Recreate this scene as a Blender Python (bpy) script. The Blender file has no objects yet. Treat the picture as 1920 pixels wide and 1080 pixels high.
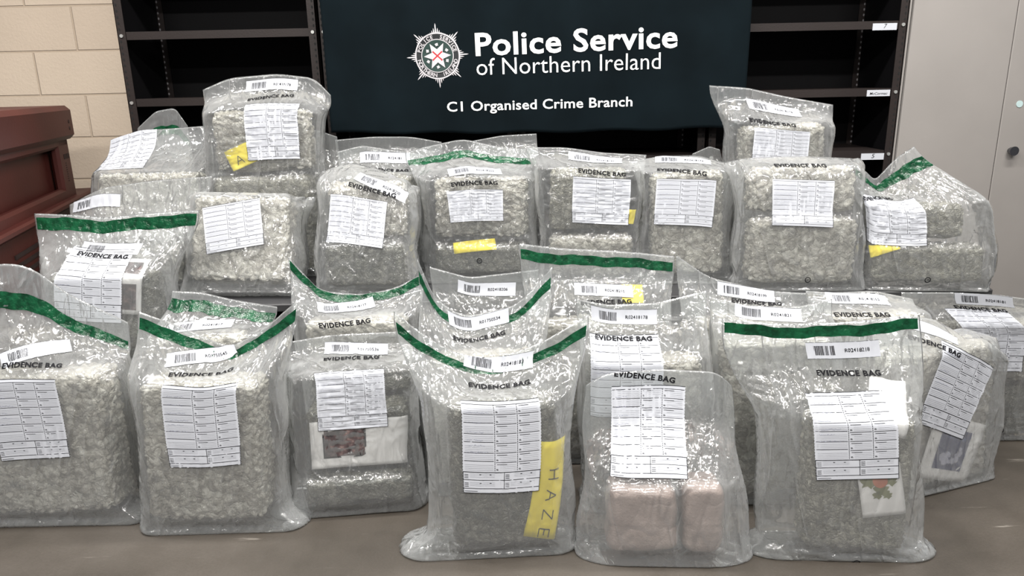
import bpy, bmesh, math, random, time
import numpy as np
from mathutils import Vector, Matrix
T0 = time.time()
scene = bpy.context.scene
C = scene.collection
# ------------------------------------------------------------------ camera
H, FPX, PITCH, ROLL = 1.30, 1387.0, math.radians(15.6), math.radians(1.2)
cp, sp = math.cos(PITCH), math.sin(PITCH)
FW = np.array([0, cp, -sp]); U0 = np.array([0, sp, cp]); R0 = np.array([1.0, 0, 0])
RT = R0*math.cos(ROLL) - U0*math.sin(ROLL); UP = U0*math.cos(ROLL) + R0*math.sin(ROLL)
CAM = np.array([0, 0, H])
cd = bpy.data.cameras.new('camera'); cam = bpy.data.objects.new('camera', cd); C.objects.link(cam)
cd.sensor_width = 36; cd.lens = FPX/1920*36; cd.clip_start = .05
cam.matrix_world = Matrix(((RT[0], UP[0], -FW[0], 0), (RT[1], UP[1], -FW[1], 0), (RT[2], UP[2], -FW[2], H), (0, 0, 0, 1)))
scene.camera = cam
def ray(px, py): return FW*FPX + RT*(px-960) + UP*(540-py)
def atY(px, py, Y): r = ray(px, py); return CAM + r*(Y/r[1])
def atZ(px, py, z): r = ray(px, py); return CAM + r*((z-H)/r[2])
def proj(P):
    d = P - CAM; w = d@FW
    return np.stack([960+FPX*(d@RT)/w, 540-FPX*(d@UP)/w], -1)
# ------------------------------------------------------------------ world, lights, exposure
scene.view_settings.view_transform = 'Standard'; scene.view_settings.look = 'None'
scene.view_settings.gamma = 1; scene.view_settings.use_curve_mapping = False
scene.view_settings.exposure = 0.27
scene.cycles.transparent_max_bounces = 40
scene.cycles.max_bounces = 8
w = bpy.data.worlds.new('world'); scene.world = w; w.use_nodes = True
w.node_tree.nodes['Background'].inputs[0].default_value = (.93, .96, 1, 1)
w.node_tree.nodes['Background'].inputs[1].default_value = .15
def lamp(name, loc, sx, sy, e, tilt=(0, 0)):
    l = bpy.data.lights.new(name, 'AREA'); l.shape = 'RECTANGLE'; l.size = sx; l.size_y = sy; l.energy = e
    l.color = (1, .97, .93)
    o = bpy.data.objects.new(name, l); C.objects.link(o); o.location = loc; o.rotation_euler = (tilt[0], tilt[1], 0)
for x in (-1.7, 0.1, 1.9):
    for y, e in ((-.95, 32), (.75, 52), (2.35, 42)):
        lamp('ceiling_tube_light', (x, y, 2.75), 1.2, .14, e)
# ------------------------------------------------------------------ materials
MATS = {}
def mat(name, col=(.5, .5, .5), rough=.5, metal=0, spec=.5):
    m = bpy.data.materials.new(name); m.use_nodes = True; MATS[name] = m
    b = m.node_tree.nodes['Principled BSDF']
    b.inputs['Base Color'].default_value = (*col, 1); b.inputs['Roughness'].default_value = rough
    b.inputs['Metallic'].default_value = metal; b.inputs['Specular IOR Level'].default_value = spec
    return m, m.node_tree.nodes, m.node_tree.links, b
def noise(n, l, scale, detail=4, rough=.5, vec=None, dist=0):
    t = n.new('ShaderNodeTexNoise'); t.inputs['Scale'].default_value = scale; t.inputs['Detail'].default_value = detail
    t.inputs['Roughness'].default_value = rough; t.inputs['Distortion'].default_value = dist
    if vec is None:
        c = n.new('ShaderNodeTexCoord'); vec = c.outputs['Object']
    l.new(vec, t.inputs['Vector']); return t
def ramp(n, l, fac, stops):
    r = n.new('ShaderNodeValToRGB'); e = r.color_ramp.elements
    while len(e) < len(stops): e.new(.5)
    for k, (p, c) in enumerate(stops):
        e[k].position = p; e[k].color = (*c, 1) if len(c) == 3 else c
    l.new(fac, r.inputs[0]); return r
def bump(n, l, h, strength, dist, normal=None):
    b = n.new('ShaderNodeBump'); b.inputs['Strength'].default_value = strength; b.inputs['Distance'].default_value = dist
    l.new(h, b.inputs['Height'])
    if normal is not None: l.new(normal, b.inputs['Normal'])
    return b
def math_node(n, l, op, a, b=None):
    m = n.new('ShaderNodeMath'); m.operation = op
    for k, v in enumerate((a, b)):
        if v is None: continue
        if isinstance(v, (int, float)): m.inputs[k].default_value = v
        else: l.new(v, m.inputs[k])
    return m.outputs[0]

def film_material(name, tint=(.93, .945, .95), body=.125, edge=.55):
    m, n, l, b = mat(name); n.remove(b)
    out = n['Material Output']
    tc = n.new('ShaderNodeTexCoord')
    def crease(scale, rot, sc, sharp):
        mp = n.new('ShaderNodeMapping'); mp.inputs['Scale'].default_value = sc; mp.inputs['Rotation'].default_value = rot
        l.new(tc.outputs['Object'], mp.inputs[0]); t = noise(n, l, scale, 2, .5, mp.outputs[0], .6)
        d = math_node(n, l, 'ABSOLUTE', math_node(n, l, 'SUBTRACT', t.outputs[0], .5))
        return ramp(n, l, d, [(0, (1,)*3), (sharp, (.35,)*3), (sharp*3.2, (0,)*3)]).outputs[0]
    h1 = crease(5.5, (.3, .7, 0), (1, 1, .3), .03)
    h2 = crease(6.5, (.2, -.8, .4), (1, 1, .3), .03)
    h3 = crease(17, (.5, .2, 0), (1, 1, .4), .04)
    n2 = noise(n, l, 9, 2, .45, tc.outputs['Object'], 1.0)
    h = math_node(n, l, 'ADD', math_node(n, l, 'ADD', math_node(n, l, 'MULTIPLY', h1, .5), math_node(n, l, 'MULTIPLY', h2, .5)), math_node(n, l, 'ADD', math_node(n, l, 'MULTIPLY', h3, .12), math_node(n, l, 'MULTIPLY', n2.outputs[0], 1.25)))
    bp = bump(n, l, h, .9, .008)
    tr = n.new('ShaderNodeBsdfTransparent'); tr.inputs[0].default_value = (.97, .985, .98, 1)
    df = n.new('ShaderNodeBsdfDiffuse'); df.inputs[0].default_value = (*tint, 1); l.new(bp.outputs[0], df.inputs['Normal'])
    tl = n.new('ShaderNodeBsdfTranslucent'); tl.inputs[0].default_value = (*tint, 1); l.new(bp.outputs[0], tl.inputs['Normal'])
    mx = n.new('ShaderNodeMixShader'); mx.inputs[0].default_value = .45; l.new(df.outputs[0], mx.inputs[1]); l.new(tl.outputs[0], mx.inputs[2])
    lw = n.new('ShaderNodeLayerWeight'); lw.inputs['Blend'].default_value = .35; l.new(bp.outputs[0], lw.inputs['Normal'])
    f = math_node(n, l, 'ADD', math_node(n, l, 'MULTIPLY', lw.outputs['Facing'], edge), body)
    m2 = n.new('ShaderNodeMixShader'); l.new(f, m2.inputs[0]); l.new(tr.outputs[0], m2.inputs[1]); l.new(mx.outputs[0], m2.inputs[2])
    gl = n.new('ShaderNodeBsdfGlossy'); gl.inputs['Roughness'].default_value = .12; l.new(bp.outputs[0], gl.inputs['Normal'])
    fr = n.new('ShaderNodeFresnel'); fr.inputs['IOR'].default_value = 1.55; l.new(bp.outputs[0], fr.inputs['Normal'])
    m3 = n.new('ShaderNodeMixShader'); l.new(math_node(n, l, 'MINIMUM', math_node(n, l, 'MULTIPLY', fr.outputs[0], 1.5), .7), m3.inputs[0])
    l.new(m2.outputs[0], m3.inputs[1]); l.new(gl.outputs[0], m3.inputs[2]); l.new(m3.outputs[0], out.inputs[0])
    return m
FILM = film_material('evidence_bag_film')
def pack_material(name, c0, c1, c2, scale=60, rough=.3):
    m, n, l, b = mat(name, rough=rough, spec=.6)
    tc = n.new('ShaderNodeTexCoord')
    wn = noise(n, l, 22, 3, .6, tc.outputs['Object'])
    n0 = noise(n, l, 5, 3, .6, tc.outputs['Object'])
    wv = n.new('ShaderNodeVectorMath'); wv.operation = 'MULTIPLY_ADD'; l.new(wn.outputs['Color'], wv.inputs[0]); wv.inputs[1].default_value = (.05,)*3
    l.new(tc.outputs['Object'], wv.inputs[2])
    v = n.new('ShaderNodeTexVoronoi'); v.inputs['Scale'].default_value = scale; l.new(wv.outputs[0], v.inputs['Vector'])
    v2 = n.new('ShaderNodeTexVoronoi'); v2.feature = 'DISTANCE_TO_EDGE'; v2.inputs['Scale'].default_value = scale; l.new(wv.outputs[0], v2.inputs['Vector'])
    mixf = math_node(n, l, 'ADD', math_node(n, l, 'MULTIPLY', v.outputs['Color'], .55), math_node(n, l, 'MULTIPLY', n0.outputs[0], .5))
    r = ramp(n, l, mixf, [(.15, c0), (.5, c1), (.85, c2)])
    l.new(r.outputs[0], b.inputs['Base Color'])
    e = ramp(n, l, v2.outputs['Distance'], [(0, (0,)*3), (.25, (1,)*3)])
    fn = noise(n, l, 190, 3, .6, tc.outputs['Object'])
    h = math_node(n, l, 'ADD', e.outputs[0], math_node(n, l, 'MULTIPLY', fn.outputs[0], .6))
    bp = bump(n, l, h, .7, .006); l.new(bp.outputs[0], b.inputs['Normal'])
    b.inputs['Coat Weight'].default_value = .6; b.inputs['Coat Roughness'].default_value = .1
    return m
PACK = {
 'green': pack_material('vacuum_packed_herb', (.065, .062, .045), (.21, .20, .16), (.44, .42, .35)),
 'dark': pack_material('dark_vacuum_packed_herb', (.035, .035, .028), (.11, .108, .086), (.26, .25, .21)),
 'pale': pack_material('pale_vacuum_packed_herb', (.17, .155, .13), (.40, .375, .325), (.64, .615, .555), 42),
 'brown': pack_material('brown_wrapped_block', (.16, .11, .095), (.33, .25, .22), (.50, .41, .37), 9, .4),
}
def green_strip():
    m, n, l, b = mat('green_seal_tape', (.012, .16, .06), .22)
    t = noise(n, l, 45, 3); bp = bump(n, l, t.outputs[0], .6, .01); l.new(bp.outputs[0], b.inputs['Normal'])
    r = ramp(n, l, t.outputs[0], [(.35, (.002, .030, .012)), (.65, (.006, .075, .030))]); l.new(r.outputs[0], b.inputs['Base Color'])
    return m
GREEN = green_strip()
PAPER = mat('label_white', (.50, .515, .555), .35)[0]
INK = mat('black_ink', (.008, .008, .01), .6, 0, .15)[0]
FAINT = mat('grey_fine_print', (.30, .31, .34), .5)[0]
PEN = mat('blue_grey_handwriting', (.20, .21, .30), .5)[0]
YELLOW = mat('yellow_paper', (.86, .72, .04), .7)[0]
CARD = mat('white_card', (.82, .80, .79), .35)[0]
WHITE = mat('banner_white', (.88, .88, .88), .6)[0]
SILVER = mat('banner_silver', (.50, .48, .50), .5)[0]
RED = mat('banner_red', (.42, .02, .03), .6)[0]
BOLT = mat('zinc_bolt', (.75, .75, .72), .3, .8)[0]
def wall_mat():
    m, n, l, b = mat('painted_blockwork', rough=.75)
    tc = n.new('ShaderNodeTexCoord'); br = n.new('ShaderNodeTexBrick')
    mp = n.new('ShaderNodeMapping'); mp.inputs['Rotation'].default_value = (math.pi/2, 0, 0); mp.inputs['Location'].default_value = (.125, .0, 0)
    l.new(tc.outputs['Object'], mp.inputs[0]); l.new(mp.outputs[0], br.inputs[0])
    br.inputs['Scale'].default_value = 1; br.inputs['Brick Width'].default_value = .45; br.inputs['Row Height'].default_value = .213
    br.inputs['Mortar Size'].default_value = .006; br.inputs['Mortar Smooth'].default_value = .5
    br.inputs['Color1'].default_value = (.69, .575, .455, 1); br.inputs['Color2'].default_value = (.63, .52, .41, 1); br.inputs['Mortar'].default_value = (.56, .45, .34, 1)
    n1 = noise(n, l, 70, 5, .7); n2 = noise(n, l, 3, 4)
    mx = n.new('ShaderNodeMix'); mx.data_type = 'RGBA'; mx.blend_type = 'MULTIPLY'; mx.inputs[0].default_value = .25
    l.new(br.outputs[0], mx.inputs[6]); rr = ramp(n, l, n2.outputs[0], [(.3, (.75, .75, .75)), (.7, (1, 1, 1))]); l.new(rr.outputs[0], mx.inputs[7])
    l.new(mx.outputs[2], b.inputs['Base Color'])
    hh = math_node(n, l, 'ADD', math_node(n, l, 'MULTIPLY', br.outputs['Fac'], -1.0), math_node(n, l, 'MULTIPLY', n1.outputs[0], .5))
    bp = bump(n, l, hh, .8, .006); l.new(bp.outputs[0], b.inputs['Normal'])
    return m
def floor_mat():
    m, n, l, b = mat('worn_concrete_floor', rough=.42)
    a = noise(n, l, 2.2, 6, .6); r = ramp(n, l, a.outputs[0], [(.25, (.042, .036, .029)), (.5, (.064, .054, .044)), (.8, (.09, .077, .065))])
    f = noise(n, l, 140, 3, .7); mx = n.new('ShaderNodeMix'); mx.data_type = 'RGBA'; mx.blend_type = 'MULTIPLY'; mx.inputs[0].default_value = .45
    l.new(r.outputs[0], mx.inputs[6]); rr = ramp(n, l, f.outputs[0], [(.3, (.6, .6, .6)), (.7, (1, 1, 1))]); l.new(rr.outputs[0], mx.inputs[7])
    tc = n.new('ShaderNodeTexCoord'); mp = n.new('ShaderNodeMapping'); mp.inputs['Scale'].default_value = (1.2, 14, 1); mp.inputs['Rotation'].default_value = (0, 0, .25)
    l.new(tc.outputs['Object'], mp.inputs[0]); s = noise(n, l, 3, 5, .6, mp.outputs[0]); sr = ramp(n, l, s.outputs[0], [(.67, (0,)*3), (.72, (1,)*3)])
    m2 = n.new('ShaderNodeMix'); m2.data_type = 'RGBA'; l.new(math_node(n, l, 'MULTIPLY', sr.outputs[0], .35), m2.inputs[0])
    l.new(mx.outputs[2], m2.inputs[6]); m2.inputs[7].default_value = (.36, .33, .29, 1); l.new(m2.outputs[2], b.inputs['Base Color'])
    rg = ramp(n, l, a.outputs[0], [(.3, (.35,)*3), (.7, (.6,)*3)]); l.new(rg.outputs[0], b.inputs['Roughness'])
    bp = bump(n, l, f.outputs[0], .25, .003); l.new(bp.outputs[0], b.inputs['Normal']); return m
WALL, FLOOR = wall_mat(), floor_mat()
def rough_paint(name, col, rough, scale=120, st=.2, vary=.12, spec=.5):
    m, n, l, b = mat(name, col, rough, 0, spec); a = noise(n, l, scale, 3); bp = bump(n, l, a.outputs[0], st, .002); l.new(bp.outputs[0], b.inputs['Normal'])
    c = noise(n, l, 4, 3); r = ramp(n, l, c.outputs[0], [(.3, tuple(x*(1-vary) for x in col)), (.7, tuple(x*(1+vary) for x in col))]); l.new(r.outputs[0], b.inputs['Base Color']); return m
SHELF = rough_paint('dark_brown_steel', (.020, .015, .014), .45, spec=.3)
SHELFBACK = rough_paint('black_steel_panel', (.004, .0038, .0045), .6, spec=.15)
HOLE = mat('punched_hole', (.004, .004, .004), .9)[0]
LIGHTHOLE = mat('pale_hole_rim', (.22, .21, .22), .6)[0]
CAB = rough_paint('grey_cabinet_paint', (.27, .252, .238), .5, 400, .15, .04)
CABEDGE = mat('cabinet_gap', (.03, .03, .03), .7)[0]
KNOB = mat('dark_chrome_knob', (.10, .10, .11), .25, .8)[0]
REDP = rough_paint('dark_red_plastic', (.056, .008, .005), .55, 90, .25, .15)
BLACKSLOT = mat('dark_slot', (.02, .008, .006), .8)[0]
CLOTH = rough_paint('dark_green_navy_cloth', (.003, .0062, .0082), .9, 900, .3, .25, .08)
DKGREEN = mat('badge_dark_green', (.008, .03, .025), .7)[0]
BLACKC = mat('badge_black', (.006, .008, .01), .7)[0]
TABLE = rough_paint('dark_table_laminate', (.03, .03, .032), .5)
TBLLEG = mat('grey_table_steel', (.12, .12, .12), .4, .6)[0]
# ------------------------------------------------------------------ object helpers
def link(o, parent=None, **props):
    C.objects.link(o)
    if parent is not None: o.parent = parent
    for k, v in props.items(): o[k] = v
    return o
def mesh_np(name, V, faces, mats, parent=None, mi=None, smooth=True, origin=None, **props):
    V = np.asarray(V, float).reshape(-1, 3)
    if origin is None and parent is None: origin = np.array([(V[:, 0].min()+V[:, 0].max())/2, (V[:, 1].min()+V[:, 1].max())/2, V[:, 2].min()])
    if parent is not None: origin = np.array(parent['_o']) if '_o' in parent else np.zeros(3)
    me = bpy.data.meshes.new(name)
    me.from_pydata((V-origin).tolist(), [], [tuple(int(i) for i in f) for f in faces])
    for m in mats: me.materials.append(m)
    if mi is not None: me.polygons.foreach_set('material_index', np.asarray(mi, dtype=np.int32))
    me.polygons.foreach_set('use_smooth', [smooth]*len(me.polygons)); me.update()
    o = bpy.data.objects.new(name, me)
    if parent is None: o.location = origin; o['_o'] = list(origin)
    return link(o, parent, **props)
def empty(name, loc, **props):
    o = bpy.data.objects.new(name, None); o.location = loc; o['_o'] = list(loc); o.empty_display_size = .1
    return link(o, None, **props)
class MB:
    def __init__(s): s.v = []; s.f = []; s.m = []
    def add(s, V, F, m=0):
        k = len(s.v); s.v += [tuple(map(float, p)) for p in V]; s.f += [tuple(i+k for i in f) for f in F]; s.m += [m]*len(F); return s
    def box(s, lo, hi, m=0, ax=None, org=(0, 0, 0), ch=0.0):
        lo = np.array(lo, float); hi = np.array(hi, float)
        c = (lo+hi)/2; h = (hi-lo)/2; ch = min(ch, h.min()*.6)
        if ch <= 0:
            P = [(c+h*np.array(q)) for q in ((-1,-1,-1),(1,-1,-1),(1,1,-1),(-1,1,-1),(-1,-1,1),(1,-1,1),(1,1,1),(-1,1,1))]
            F = [(3,2,1,0),(4,5,6,7),(0,1,5,4),(1,2,6,5),(2,3,7,6),(3,0,4,7)]
        else:
            P = []; idx = {}
            for sx in (-1, 1):
                for sy in (-1, 1):
                    for sz in (-1, 1):
                        for a in range(3):
                            q = c+np.array((sx, sy, sz))*(h-ch); q[a] = c[a]+(sx, sy, sz)[a]*h[a]; idx[(sx, sy, sz, a)] = len(P); P.append(q)
            F = []
            for a in range(3):
                b, d = (a+1) % 3, (a+2) % 3
                for sa in (-1, 1):
                    def key(sb, sd, ax_):
                        t = [0, 0, 0]; t[a] = sa; t[b] = sb; t[d] = sd; return idx[(*t, ax_)]
                    q = [key(-1, -1, a), key(1, -1, a), key(1, 1, a), key(-1, 1, a)]; F.append(tuple(q if sa > 0 else q[::-1]))
                for sb in (-1, 1):
                    for sd in (-1, 1):
                        def k2(sa, ax_):
                            t = [0, 0, 0]; t[a] = sa; t[b] = sb; t[d] = sd; return idx[(*t, ax_)]
                        q = [k2(-1, b), k2(1, b), k2(1, d), k2(-1, d)]; F.append(tuple(q if sb*sd < 0 else q[::-1]))
            for sx in (-1, 1):
                for sy in (-1, 1):
                    for sz in (-1, 1):
                        q = [idx[(sx, sy, sz, a)] for a in range(3)]; F.append(tuple(q if sx*sy*sz > 0 else q[::-1]))
        if ax is not None:
            A = np.array(ax, float); P = [np.array(org)+p@A for p in P]
        return s.add(P, F, m)
    def cyl(s, a, b, r, n=16, m=0, r2=None):
        a = np.array(a, float); b = np.array(b, float); d = (b-a)/np.linalg.norm(b-a); r2 = r if r2 is None else r2
        t = np.cross(d, (0, 0, 1)) if abs(d[2]) < .9 else np.cross(d, (1, 0, 0)); t /= np.linalg.norm(t); q = np.cross(d, t)
        P = []
        for c, rr in ((a, r), (b, r2)):
            for k in range(n): an = 2*math.pi*k/n; P.append(c+rr*(math.cos(an)*t+math.sin(an)*q))
        F = [(k, (k+1) % n, n+(k+1) % n, n+k) for k in range(n)]+[tuple(range(n))[::-1], tuple(range(n, 2*n))]
        return s.add(P, F, m)
    def build(s, name, mats, parent=None, smooth=False, **props):
        return mesh_np(name, s.v, s.f, mats if isinstance(mats, list) else [mats], parent, s.m, smooth, **props)
_tc = {}
def text_mesh(s, bold=0.0):
    """verts (x,y) scaled to height units, polys; x starts at 0"""
    k = (s, bold)
    if k in _tc: return _tc[k]
    cu = bpy.data.curves.new('t', 'FONT'); cu.body = s; cu.size = 1; cu.resolution_u = 3; cu.offset = bold; cu.fill_mode = 'FRONT'; cu.space_character = 1.0 + abs(bold)*2.2
    o = bpy.data.objects.new('t', cu); C.objects.link(o); bpy.context.view_layer.update()
    me = bpy.data.meshes.new_from_object(o.evaluated_get(bpy.context.evaluated_depsgraph_get()))
    bm = bmesh.new(); bm.from_mesh(me)
    for it in range(5 if s == 'EVIDENCE BAG' or s[0] == 'R' else 0):
        ed = [e for e in bm.edges if e.calc_length() > .11]
        if not ed: break
        bmesh.ops.subdivide_edges(bm, edges=ed, cuts=1); bmesh.ops.triangulate(bm, faces=[f for f in bm.faces if len(f.verts) > 3])
    bm.to_mesh(me); bm.free()
    V = np.empty(len(me.vertices)*3); me.vertices.foreach_get('co', V); V = V.reshape(-1, 3)[:, :2].copy(); F = [tuple(p.vertices) for p in me.polygons]
    bpy.data.objects.remove(o); bpy.data.curves.remove(cu); bpy.data.meshes.remove(me)
    V[:, 0] -= V[:, 0].min(); _tc[k] = (V, F); return _tc[k]
def text_fit(s, width, bold=0.0, height=None):
    V, F = text_mesh(s, bold); V = V.copy(); k = width/V[:, 0].max(); V[:, 0] = V[:, 0]*k-width/2
    V[:, 1] *= (k if height is None else height/.72); return V, F
# ------------------------------------------------------------------ room
def quad_obj(name, lo, hi, m, **p): return MB().box(lo, hi).build(name, m, **p)
quad_obj('floor', (-4.5, -1.5, -.1), (4.5, 3.9, 0), FLOOR, kind='structure')
quad_obj('wall_back', (-4.5, 3.9, 0), (4.5, 4.05, 3.0), WALL, kind='structure')
# ------------------------------------------------------------------ shelving
YF, YB = 3.45, 3.86
xs = [atY(232, 60, YF)[0], 0, 0, 0, 0]; xs[4] = atY(1690, 60, YF)[0]
xm1 = atY(594, 60, YF)[0]; xm3 = atY(1325, 260, YF)[0]
bays = [(xs[0]-.03, xm1), (xm1+.012, (xm1+xm3)/2-.006), ((xm1+xm3)/2+.006, xm3-.006), (xm3+.006, atY(1712, 10, 3.45)[0]-.016)]
shelf_z = {0: [atY(400, y, YF)[2] for y in (64, 190)], 3: [atY(1550, y, YF)[2] for y in (49, 175, 291)]}
dz = shelf_z[0][0]-shelf_z[0][1]
def post(mb, x0, x1, y, side, back=False):
    """angle post punched with slots: L section"""
    mb.box((x0, y, 0), (x1, y+.003, 2.1), 0)
    xx = x0 if side < 0 else x1-.003
    mb.box((xx, y, 0), (xx+.003, y+(.04 if not back else -.04), 2.1) if not back else (xx+.003, y+.0005, 2.1), 0)
    xc = (x0+x1)/2+side*.006
    z = .05
    while z < 2.05:
        if z > .75:
            c = np.array([xc, y-.0008, z]); n = 8
            P = [c+np.array([.0042*math.cos(a), 0, .0062*math.sin(a)]) for a in [2*math.pi*k/n for k in range(n)]]
            mb.add(P, [tuple(range(n))], 1)
        z += .0255
labels_b = ['left-hand bay beside the cream block wall', 'bay behind the left half of the banner', 'bay behind the right half of the banner', 'right-hand bay beside the grey cabinet, with white shelf tags']
for bi, (x0, x1) in enumerate(bays):
    t = empty('shelving_unit', ((x0+x1)/2, (YF+YB)/2, 0), label='dark brown slotted-angle steel shelving, '+labels_b[bi], category='shelving')
    for sx, a, b in ((-1, x0, x0+.036), (1, x1-.036, x1)):
        mb = MB(); post(mb, a, b, YF, sx); mb.build('post', [SHELF, HOLE], t)
        mb = MB(); post(mb, a, b, YB-.004, sx, True); mb.build('post', [SHELF, LIGHTHOLE], t)
    MB().box((x0+.001, YB+.003, 0), (x1-.001, YB+.006, 2.1)).build('back_panel', SHELFBACK, t)
    for xx in (x0+.004, x1-.007): MB().box((xx, YF+.042, .0), (xx+.003, YB-.005, 2.1)).build('side_panel', SHELFBACK, t)
    zs = shelf_z.get(bi, shelf_z[0] if bi < 2 else shelf_z[3])
    zs = [zs[0]+dz] + list(zs) + [zs[-1]-dz*(k+1) for k in range(3 if bi < 3 else 2) if zs[-1]-dz*(k+1) > .1]
    for z in zs:
        MB().box((x0+.037, YF+.004, z-.017), (x1-.037, YF+.007, z+.017)).box((x0+.037, YF+.007, z+.013), (x1-.037, YB-.006, z+.017)).build('shelf', SHELF, t)
        for xx in (x0+.018, x1-.018):
            MB().cyl((xx, YF-.005, z), (xx, YF, z), .0075, 10).build('bolt', BOLT, t)
def tag_on_shelf(px0, py0, px1, py1, txt, lab, wav=False):
    a = atY(px0, py0, YF+.002); b = atY(px1, py1, YF+.002)
    mb = MB().box((a[0], YF+.0015, b[2]), (b[0], YF+.0035, a[2]))
    V, F = text_fit(txt, (b[0]-a[0])*(.75 if wav else .11), 0.01 if wav else .0, (a[2]-b[2])*(.4 if wav else .7))
    c = (a+b)/2
    o = mb.build('shelf_tag', PAPER, label=lab, category='label')
    mesh_np('lettering', [(c[0]+x+y*.2, YF+.001, c[2]-.007+y) for x, y in V], F, [INK], o)
tag_on_shelf(1637, 44, 1681, 56, '7', 'white shelf tag with a handwritten 7, upper right shelf lip')
tag_on_shelf(1626, 169, 1668, 180, 'McCormac', 'white shelf tag with a handwritten name, middle right shelf lip', True)
tag_on_shelf(1615, 288, 1657, 299, '5', 'white shelf tag with a handwritten 5, lowest right shelf lip in view')
# ------------------------------------------------------------------ cabinet
YC = 3.45
ca = atY(1712, 10, YC); cg = atY(1908, 10, YC)[0]; cx0 = ca[0]-.012
t = empty('steel_cabinet', (cg, 3.6, 0), label='tall light grey two-door steel cabinet right of the shelving', category='cabinet')
MB().box((cx0, YC+.012, .0), (cg+(cg-cx0), 3.88, 2.0), 0, ch=.004).build('body', CAB, t)
MB().box((cx0+.002, YC+.006, .0), (cx0+.010, YC+.013, 2.0), 0).box((cx0+.0105, YC+.0085, .0), (cx0+.013, YC+.013, 2.0), 1).build('hinge_strip', [CAB, CABEDGE], t)
MB().box((cx0+.014, YC-.008, .08), (cg-.0015, YC+.011, 1.98), 0, ch=.003).build('door', CAB, t)
d2 = MB().box((cg+.0015, YC-.008, .08), (2*cg-cx0-.014, YC+.011, 1.98), 0, ch=.003).build('door', CAB, t); d2['_o'] = list(t['_o'])
MB().box((cg-.0015, YC+.0105, .08), (cg+.0015, YC+.012, 1.98)).build('door_gap', CABEDGE, t)
k = atY(1899, 283, YC-.03)
MB().cyl((k[0], YC-.02, k[2]), (k[0], YC-.009, k[2]), .012, 20).cyl((k[0], YC-.042, k[2]), (k[0], YC-.02, k[2]), .021, 24, r2=.017).build('door_knob', KNOB, t, smooth=False)
k = atY(1912, 195, YC-.01)
MB().cyl((k[0], YC-.0105, k[2]), (k[0], YC-.008, k[2]), .015, 24).build('round_sticker', mat('pale_blue_sticker', (.45, .58, .58), .5)[0], t)
# ------------------------------------------------------------------ red plastic bin
A = atZ(0, 445, .83); B = atZ(160, 362, .83); ax = (B-A); LL = np.linalg.norm(ax[:2]); ax = np.array([ax[0], ax[1], 0])/LL
nr = np.array([ax[1], -ax[0], 0])          # outward (towards +x)
AX = np.array([ax, nr, (0, 0, 1)])
t = empty('plastic_bin', tuple(A*[1, 1, 0]), label='large dark red plastic bin with ribbed recessed side against the block wall', category='bin')
def rb(mb, a0, a1, n0, n1, z0, z1, m=0, ch=.012): return mb.box((a0, n0, z0), (a1, n1, z1), m, AX, (A[0], A[1], 0), ch)
mb = MB(); rb(mb, -.22, LL+.02, -.70, -.085, .80, 1.22); mb.build('body', REDP, t)
mb = MB(); rb(mb, -.22, LL-.0, -.075, -.035, .80, .875); rb(mb, LL-.17, LL, -.075, -.035, .85, 1.10); rb(mb, -.22, LL, -.075, -.035, 1.05, 1.15)
rb(mb, -.18, -.03, -.075, -.035, .85, 1.10); mb.build('side_frame', REDP, t)
mb = MB(); rb(mb, -.22, LL+.03, -.72, -.005, 1.085, 1.235, 0, .02); mb.build('rim', REDP, t)
mb = MB()
for (aa, zz) in ((LL-.05, 1.165), (LL-.05, 1.135)):
    c = np.array((A[0], A[1], 0))+aa*ax; mb.cyl(c+nr*(-.006)+[0, 0, zz], c+nr*(-.003)+[0, 0, zz], .008, 10)
for da in (LL-.09, LL-.045): rb(mb, da-.017, da+.017, -.04, -.0335, 1.0, 1.022, 0, 0)
for k in range(9): rb(mb, LL-.095, LL-.085, -.04, -.0335, .90+k*.01, .904+k*.01, 0, 0)
mb.build('slots', BLACKSLOT, t)
mb = MB(); rb(mb, -.22, LL+.22, -.70, .0, .80, .83, 0, .008); mb.build('ledge', REDP, t)
mb = MB(); rb(mb, -.22, LL+.15, -.68, -.045, .06, .80, 0, .02); mb.build('lower_body', REDP, t)
mb = MB()
for k in range(4): rb(mb, .22, .50, -.046, -.040, .60+.035*k, .615+.035*k, 0, 0)
mb.build('vent', BLACKSLOT, t)
mb = MB()
for a_ in (-.2, LL): rb(mb, a_, a_+.1, -.6, -.1, 0, .062, 0, .008)
mb.build('runner', REDP, t)
# ------------------------------------------------------------------ banner
YN = 3.375
bx0 = atY(611, 120, YN)[0]; bx1 = atY(1403, 120, YN)[0]
zl = atY(622, 249, YN)[2]; zr = atY(1402, 238, YN)[2]; ztop = 1.98
def ban_y(x, z):
    u = (x-bx0)/(bx1-bx0)
    return YN + .006*np.sin(9*u+3*z) + .010*np.sin(u*17-4*z)*np.clip(.3+abs(u-.5)*1.3, 0, 1) + .004*np.sin(u*41+9*z) - .01*np.cos(u*3)
NU, NV = 161, 61
gu, gv = np.meshgrid(np.linspace(0, 1, NU), np.linspace(0, 1, NV))
zb = zl+(zr-zl)*gu - .012*np.sin(np.pi*gu) + .004*np.sin(gu*30)
gx = bx0+(bx1-bx0)*gu + .01*(1-gv)*0 ; gz = zb+(ztop-zb)*gv
gy = ban_y(gx, gz)
V = np.stack([gx, gy, gz], -1).reshape(-1, 3)
ii = np.arange(NV-1)[:, None]*NU+np.arange(NU-1)[None]; Fq = np.stack([ii, ii+1, ii+NU+1, ii+NU], -1).reshape(-1, 4)
ban = mesh_np('banner', V, Fq, [CLOTH], label='dark navy cloth banner with white police lettering and badge hung over the shelving', category='banner')
sm = ban.modifiers.new('s', 'SOLIDIFY'); sm.thickness = .0015; sm.offset = 1
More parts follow.
